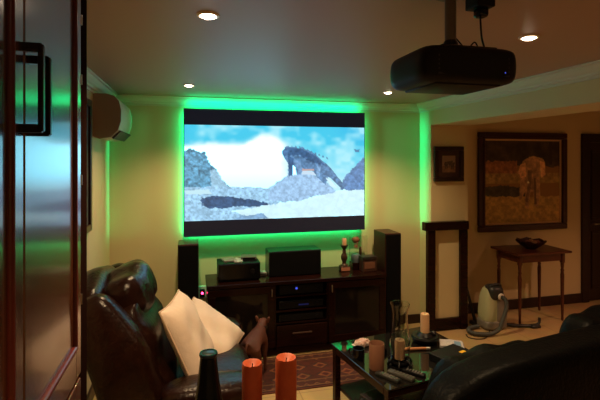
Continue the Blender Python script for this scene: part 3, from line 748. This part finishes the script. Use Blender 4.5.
b = B(); prism(b, [(-.085, 0), (.085, 0), (.09, .006), (.08, .018), (0, .022), (-.08, .016)], 'y', -.06, .06); obj('folded_sheet', b, paper_m, t)
b = B(); bx(b, .02, .065, -.05, .03, .0215, .0225); obj('photo_patch', b, mat('news_blue', (.12, .2, .3), .7), t)
def remote(label, x, y, rz, L=.17, w=.045, m=remote_m):
    t = thing('remote_control', label, 'remote', (x, y, TT), rz, 'remote controls on the coffee table')
    b = B(); bx(b, -w/2, w/2, -L/2, L/2, 0, .02, .006); obj('shell', b, m, t)
    b = B()
    for r in range(6):
        for c in range(3): box(b, ((c-1)*w*.27, -L*.34+r*L*.125, .0205), (w*.17, L*.06, .004), .001)
    obj('buttons', b, grey_m, t)
remote('grey remote control at the left near edge of the coffee table', 1.215, 2.565, .55)
remote('grey remote control with pale buttons in the middle of the row by the lamp foot', 1.305, 2.565, .6, .18, .05, mat('pale_remote', (.05, .047, .04), .4))
remote('dark slim remote control at the right end of the row near the black sofa', 1.40, 2.575, .7, .15, .04, black_m)
for k in range(5):
    t = thing('magazine', ['thin dark magazine at the bottom of the pile on the table shelf', 'magazine second from the bottom on the table shelf', 'magazine in the middle of the pile under the coffee table', 'magazine second from the top on the table shelf', 'top magazine lying on the shelf under the coffee table'][k], 'magazine', (1.31+random.uniform(-.015, .015), 2.77+random.uniform(-.015, .015), .15+k*.009), TR+random.uniform(-.12, .12), 'magazines on the coffee table shelf')
    b = B(); bx(b, -.105, .105, -.145, .145, .0012, .0075); obj('pages', b, paper_m, t)
    b = B(); bx(b, -.107, .107, -.147, .147, .0075, .0088); bx(b, -.107, .107, -.147, .147, 0, .0012); bx(b, -.109, -.107, -.147, .147, 0, .0088); obj('cover', b, mags_m[k % 4], t)

# ================================================================== BLACK SOFA (faces the screen)
SR = math.radians(10)
t = thing('sofa', 'black leather sofa seen from behind, bottom right', 'sofa', (.86, 1.39, 0), SR)   # local x along its width, y towards the seat front
W = 1.75; D = .72
b = B(); cushion(b, (W/2, .36, .18), (W/2-.03, .33, .13), 10, 8); obj('base', b, bleath_m, t, True)
def shelld(q, p):
    q = q.copy(); k = (p.z+1)/2; q.y += .07*k*k*-1*0; q.z -= .05*max(0, -p.x)**6*k; return q
b = B(); cushion(b, (W/2, .10, .56), (W/2-.02, .10, .475), 7, 18, shelld); obj('back_shell', b, bleath_m, t, True)
for x0, x1, zt in ((.16, .86, .985), (1.0, 1.66, 1.055)):
    def hb(q, p, zt=zt):
        q = q.copy(); q.y += .03*max(0, p.y)*(1-p.x**2); q.z += .012*math.cos(p.x*9)*max(0, p.z); return q
    b = B(); cushion(b, ((x0+x1)/2, .225, (.36+zt)/2), ((x1-x0)/2, .105, (zt-.36)/2), 4, 18, hb); obj('back_cushion', b, bleath_m, t, True)
    b = B(); cushion(b, ((x0+x1)/2, .47, .35), ((x1-x0)/2, .23, .085), 5, 12); obj('seat_cushion', b, bleath_m, t, True)
for x in (.06, W-.06):
    b = B(); cushion(b, (x, .38, .27), (.09, .32, .22), 5, 10); obj('arm', b, bleath_m, t, True)
for x in (.1, W-.1):
    for y in (.1, .62):
        b = B(); cyl(b, (x, y, 0), (x, y, .07), .022, .028, 12); obj('foot', b, mahog_m, t, True)

# ================================================================== COUNTER with candles and bottle (nearest the camera)
KZ = .955
t = thing('bar_counter', 'dark wooden counter top below the orange candles', 'counter', (.20, 1.40, 0))
b = B(); bx(b, -.30, .21, -.14, .145, KZ-.04, KZ, .008); obj('worktop', b, counter_m, t)
b = B(); bx(b, -.27, .18, -.10, .11, 0, KZ-.04); obj('panel', b, counter_m, t)
def pillar(label, x, y, r, h):
    t = thing('pillar_candle', label, 'candle', (x, y, KZ), 0, 'orange pillar candles')
    b = B(); lathe(b, [(r*.98, 0), (r, .01), (r*1.0, h-.012), (r*.93, h), (r*.72, h-.004), (r*.4, h-.016), (0, h-.018)], seg=32); obj('wax', b, cand_m, t, True)
    b = B(); cyl(b, (0, 0, h-.018), (.002, 0, h-.002), .0018, seg=6); obj('wick', b, wick_m, t)
pillar('orange pillar candle in the foreground next to the dark bottle', .206, 1.50, .0345, .195)
pillar('orange pillar candle in the foreground, the one further from the bottle', .322, 1.487, .0365, .207)
t = thing('bottle', 'dark glass bottle with a tapering neck in the foreground', 'bottle', (.06, 1.50, KZ))
b = B(); lathe(b, [(0, 0), (.045, 0), (.05, .01), (.05, .05), (.044, .10), (.036, .15), (.030, .20), (.027, .232), (.029, .234), (.029, .246), (.022, .246), (.020, .225), (0, .22)], seg=32); obj('glass_body', b, bottle_m, t, True)
b = B(); lathe(b, [(.0285, .236), (.0305, .238), (.0305, .243), (.0285, .245)], seg=32); obj('lip_ring', b, mat('bottle_lip', (.015, .02, .024), .35, spec=.3), t, True)

# ================================================================== ALCOVE: PAINTING, PICTURE, TABLE, VACUUM
def elephant(U, V):
    n = fbm(U, V, 10, 60); n2 = fbm(U, V, 26, 66)
    img = np.ones(U.shape+(3,))*np.array([92, 68, 36.])
    img = lay(img, V < .32+.06*(n-.5), (40, 32, 22), n, .6)
    img = lay(img, (V > .26+.1*(n-.5)) & (V < .44) & (U < .42), (98, 66, 40), n2, .4)
    img = lay(img, (V > .40) & (V < .52), (104, 86, 48), n2, .35)
    img = lay(img, inside([(0, .56), (.3, .54), (.55, .58), (.55, .7), (.2, .70), (0, .64)], U, V+(n-.5)*.06), (44, 40, 30), n2, .5)
    img = lay(img, V > .68+.05*(n-.5), (118, 96, 52), n2, .3)
    img = lay(img, inside([(.46, .30), (.50, .24), (.58, .22), (.66, .20), (.74, .22), (.79, .28), (.80, .42), (.76, .46), (.73, .44), (.72, .62), (.71, .80), (.66, .80), (.64, .62), (.60, .64), (.57, .84), (.53, .82), (.52, .62), (.47, .74), (.45, .70), (.46, .48), (.43, .40)], U+(n-.5)*.05, V+(n2-.5)*.05), (112, 88, 62), n2, .4)
    img = lay(img, inside([(.46, .30), (.53, .27), (.54, .44), (.47, .46), (.44, .38)], U, V), (150, 116, 80), n2, .3)
    img = lay(img, inside([(.72, .25), (.79, .27), (.80, .42), (.74, .46)], U, V), (154, 118, 82), n2, .3)
    img = lay(img, inside([(.56, .36), (.62, .36), (.60, .60), (.56, .76), (.53, .74), (.56, .54)], U, V), (84, 66, 48), n2, .3)
    img = lay(img, inside([(.64, .46), (.67, .46), (.68, .78), (.65, .78)], U, V), (70, 54, 38))
    img = lay(img, inside([(.555, .50), (.575, .495), (.58, .52), (.56, .53)], U, V), (210, 170, 120)); 
    img = lay(img, (np.abs(U-.87) < .02) & (V < .3), (30, 24, 18))
    return img*1.6
t = thing('painting', 'large framed oil painting of an elephant on the right wall above the table', 'painting', (3.975, AY, 1.56))
b = B(); frame_bm(b, -.64, .64, -.60, .60, .07, -.045, 0, .012); frame_bm(b, -.585, .585, -.545, .545, .025, -.055, -.01, .006); obj('frame', b, frame_m, t)
b = B(); frame_bm(b, -.568, .568, -.528, .528, .028, -.026, -.004, .002); obj('slip', b, mat('gilt_slip', (.62, .40, .20), .5), t)
m_pt = paint_mat('oil_paint', 0, .55)
paint_obj('canvas', -.55, .55, -.51, .51, -.016, 150, 140, elephant, m_pt, t)
b = B(); bx(b, -.56, .56, -.012, -.002, -.52, .52); obj('backing_board', b, black_m, t)
def sketch(U, V):
    n = fbm(U, V, 8, 80)
    img = np.ones(U.shape+(3,))*np.array([142, 118, 96.])
    img = lay(img, V > .62+.08*(n-.5), (120, 88, 62), n, .3)
    for cx, cy in ((.30, .5), (.60, .46), (.76, .56)):
        img = lay(img, np.hypot((U-cx)/.15, (V-cy)/.14) < 1, (76, 62, 52), n, .4)
        img = lay(img, (np.abs(U-cx+.07) < .025) & (V > cy) & (V < cy+.26), (66, 52, 44)); img = lay(img, (np.abs(U-cx-.07) < .025) & (V > cy) & (V < cy+.26), (66, 52, 44))
        img = lay(img, np.hypot((U-cx-.14)/.07, (V-cy+.1)/.07) < 1, (80, 64, 54))
    return img
t = thing('picture', 'small square picture in a dark frame, left of the large painting', 'picture', (2.715, PY, 1.785))
b = B(); frame_bm(b, -.18, .18, -.19, .19, .045, -.03, 0, .006); obj('frame', b, mat('small_frame_wood', (.022, .010, .007), .35), t)
b = B(); bx(b, -.14, .14, -.014, -.004, -.15, .15); obj('mat_board', b, mat('dark_mat_board', (.05, .022, .014), .8), t)
paint_obj('print', -.08, .08, -.09, .09, -.016, 60, 60, sketch, paint_mat('print_ink', 0, .6), t)

t = thing('console_table', 'slim legged wooden side table under the elephant painting', 'table', (3.83, 4.31, 0), 0)
b = B(); bx(b, -.36, .36, -.235, .225, .775, .80, .006); obj('top', b, tablew_m, t)
b = B(); bx(b, -.295, .295, -.18, -.165, .685, .775); bx(b, -.295, .295, .155, .17, .685, .775); bx(b, -.295, -.28, -.165, .155, .685, .775); bx(b, .28, .295, -.165, .155, .685, .775)
obj('apron', b, tablew_m, t)
for sx in (-1, 1):
    for sy in (-1, 1):
        x, y = sx*.285, sy*.17-.002
        b = B(); bx(b, x-.02, x+.02, y-.02, y+.02, .66, .774, .003)
        lathe(b, [(.012, 0), (.014, .02), (.013, .05), (.017, .25), (.021, .52), (.015, .56), (.021, .575), (.014, .59), (.018, .62), (.02, .66)], (x, y, 0), 14); obj('leg', b, tablew_m, t, True)
t = thing('bowl', 'dark wavy rimmed bowl of oddments on the side table', 'bowl', (3.83, 4.30, .80))
b = B(); seg = 28; rings = []
P = [(.055, 0, 0), (.06, .008, 0), (.10, .035, .2), (.145, .075, .7), (.16, .098, 1), (.152, .098, 1), (.135, .07, .7), (.09, .03, .2), (.0, .018, 0)]
for r, z, k in P:
    rings.append([b.verts.new((max(r, .001)*math.cos(2*PI*i/seg)*(1+.05*k*math.cos(7*2*PI*i/seg)), max(r, .001)*math.sin(2*PI*i/seg)*(1+.05*k*math.cos(7*2*PI*i/seg)), z+.010*k*math.sin(7*2*PI*i/seg))) for i in range(seg)])
for a, c in zip(rings, rings[1:]):
    for i in range(seg): b.faces.new((a[i], a[(i+1) % seg], c[(i+1) % seg], c[i]))
b.faces.new(rings[0][::-1]); obj('bowl_shell', b, mat('bowl_wood', (.035, .012, .008), .35), t, True)
for k, (x, y, c, lb) in enumerate(((-.05, -.02, (.20, .06, .03), 'reddish dried pod at the left in the bowl'), (.03, .03, (.30, .16, .07), 'pale dried pod at the back of the bowl'), (.05, -.04, (.16, .05, .03), 'dark dried pod at the right front of the bowl'), (-.01, -.065, (.25, .12, .05), 'tan dried pod at the front of the bowl'))):
    tt = thing('dried_pod', lb, 'dried pod', (3.83+x, 4.30+y, .86), k, 'dried pods in the bowl')
    b = B(); cushion(b, (0, 0, .018), (.036, .03, .028), 2.2, 6); obj('shell', b, mat('pod_%d' % k, c, .6), tt, True)
    b = B(); cyl(b, (0, 0, .044), (.006, 0, .062), .004, .002, 6); obj('stalk', b, wick_m, tt)

t = thing('vacuum_cleaner', 'pale green and grey vacuum cleaner standing on its end beside the side table', 'vacuum cleaner', (3.20, 4.16, 0), math.radians(0))
def vsh(q, p):
    q = q.copy(); k = (p.z+1)/2; q.x *= 1.06-.32*k**2; q.y *= 1.05-.35*k**2; return q
b = B(); cushion(b, (0, 0, .245), (.128, .10, .215), 4, 14, vsh); obj('shell', b, vac_m, t, True)
b = B(); cushion(b, (.055, -.012, .235), (.078, .10, .19), 4, 12, vsh); obj('grey_side', b, vacg_m, t, True)
b = B(); cushion(b, (0, 0, .055), (.135, .108, .052), 5, 8); obj('foot_bumper', b, vacg_m, t, True)
b = B(); cushion(b, (.008, -.02, .390), (.092, .092, .085), 2.8, 10); obj('top_cover', b, vacd_m, t, True)
b = B(); tube(b, [(-.07, -.02, .41), (-.05, -.05, .465), (.01, -.06, .485), (.07, -.05, .465), (.085, -.02, .41)], .014, 10); obj('carry_handle', b, vacd_m, t, True)
b = B(); lathe(b, [(.036, 0), (.036, .02), (.026, .03), (.018, .03), (0, .025)], (.03, -.100, .365), 20, Matrix.Rotation(PI/2, 3, 'X')); obj('hose_socket', b, white_m, t, True)
HP = [(.03, -.12, .365), (.045, -.165, .34), (.035, -.19, .27), (-.02, -.205, .16), (-.07, -.215, .07), (-.17, -.22, .03), (-.29, -.20, .03), (-.355, -.13, .03), (-.32, -.05, .03), (-.24, -.015, .03), (-.17, -.01, .03)]
b = B(); tube(b, HP, .021, 10, 16, lambda s: .0215+.0022*math.sin(s*400)); obj('hose', b, hose_m, t, True)
b = B(); tube(b, [(.14, -.02, .03), (.24, -.07, .022), (.33, -.10, .022), (.40, -.12, .022)], .017, 10); bx(b, .39, .50, -.16, -.09, .002, .035, .008); tube(b, [(.48, -.12, .02), (.51, -.12, .05), (.515, -.12, .10)], .015, 10); obj('wand', b, vacd_m, t, True)
b = B(); tube(b, [(-.1, -.1, .012), (-.25, -.24, .006), (-.36, -.25, .006), (-.42, -.19, .006), (-.40, -.12, .006)], .005, 8); obj('power_cord', b, black_m, t, True)
t = thing('vacuum_tube', 'black vacuum tube leaning in the corner beside the dado panel', 'tube', (3.03, 4.31, 0))
b = B(); cyl(b, (.06, -.02, .02), (.005, .10, .46), .018, .016, 14); obj('pipe', b, vacd_m, t, True)
b = B(); bx(b, .0, .13, -.06, .01, 0, .04, .01); obj('floor_head', b, vacd_m, t)

# ================================================================== CAMERA, WORLD, COLOUR
cam = bpy.data.cameras.new('camera'); cam.sensor_width = 36; cam.lens = 26.4; cam.shift_y = -.07; cam.clip_start = .05
co = link(bpy.data.objects.new('camera', cam)); co.location = (0, 0, 1.85); co.rotation_euler = (PI/2, 0, math.radians(-14.04)); S.camera = co
w = bpy.data.worlds.new('world'); S.world = w; w.use_nodes = True
w.node_tree.nodes['Background'].inputs['Color'].default_value = (0, 0, 0, 1)
S.view_settings.view_transform = 'Standard'; S.view_settings.look = 'None'; S.view_settings.gamma = 1; S.view_settings.use_curve_mapping = False
S.view_settings.exposure = .12
S.cycles.use_denoising = True
S.cycles.sample_clamp_indirect = 3
S.cycles.max_bounces = 8
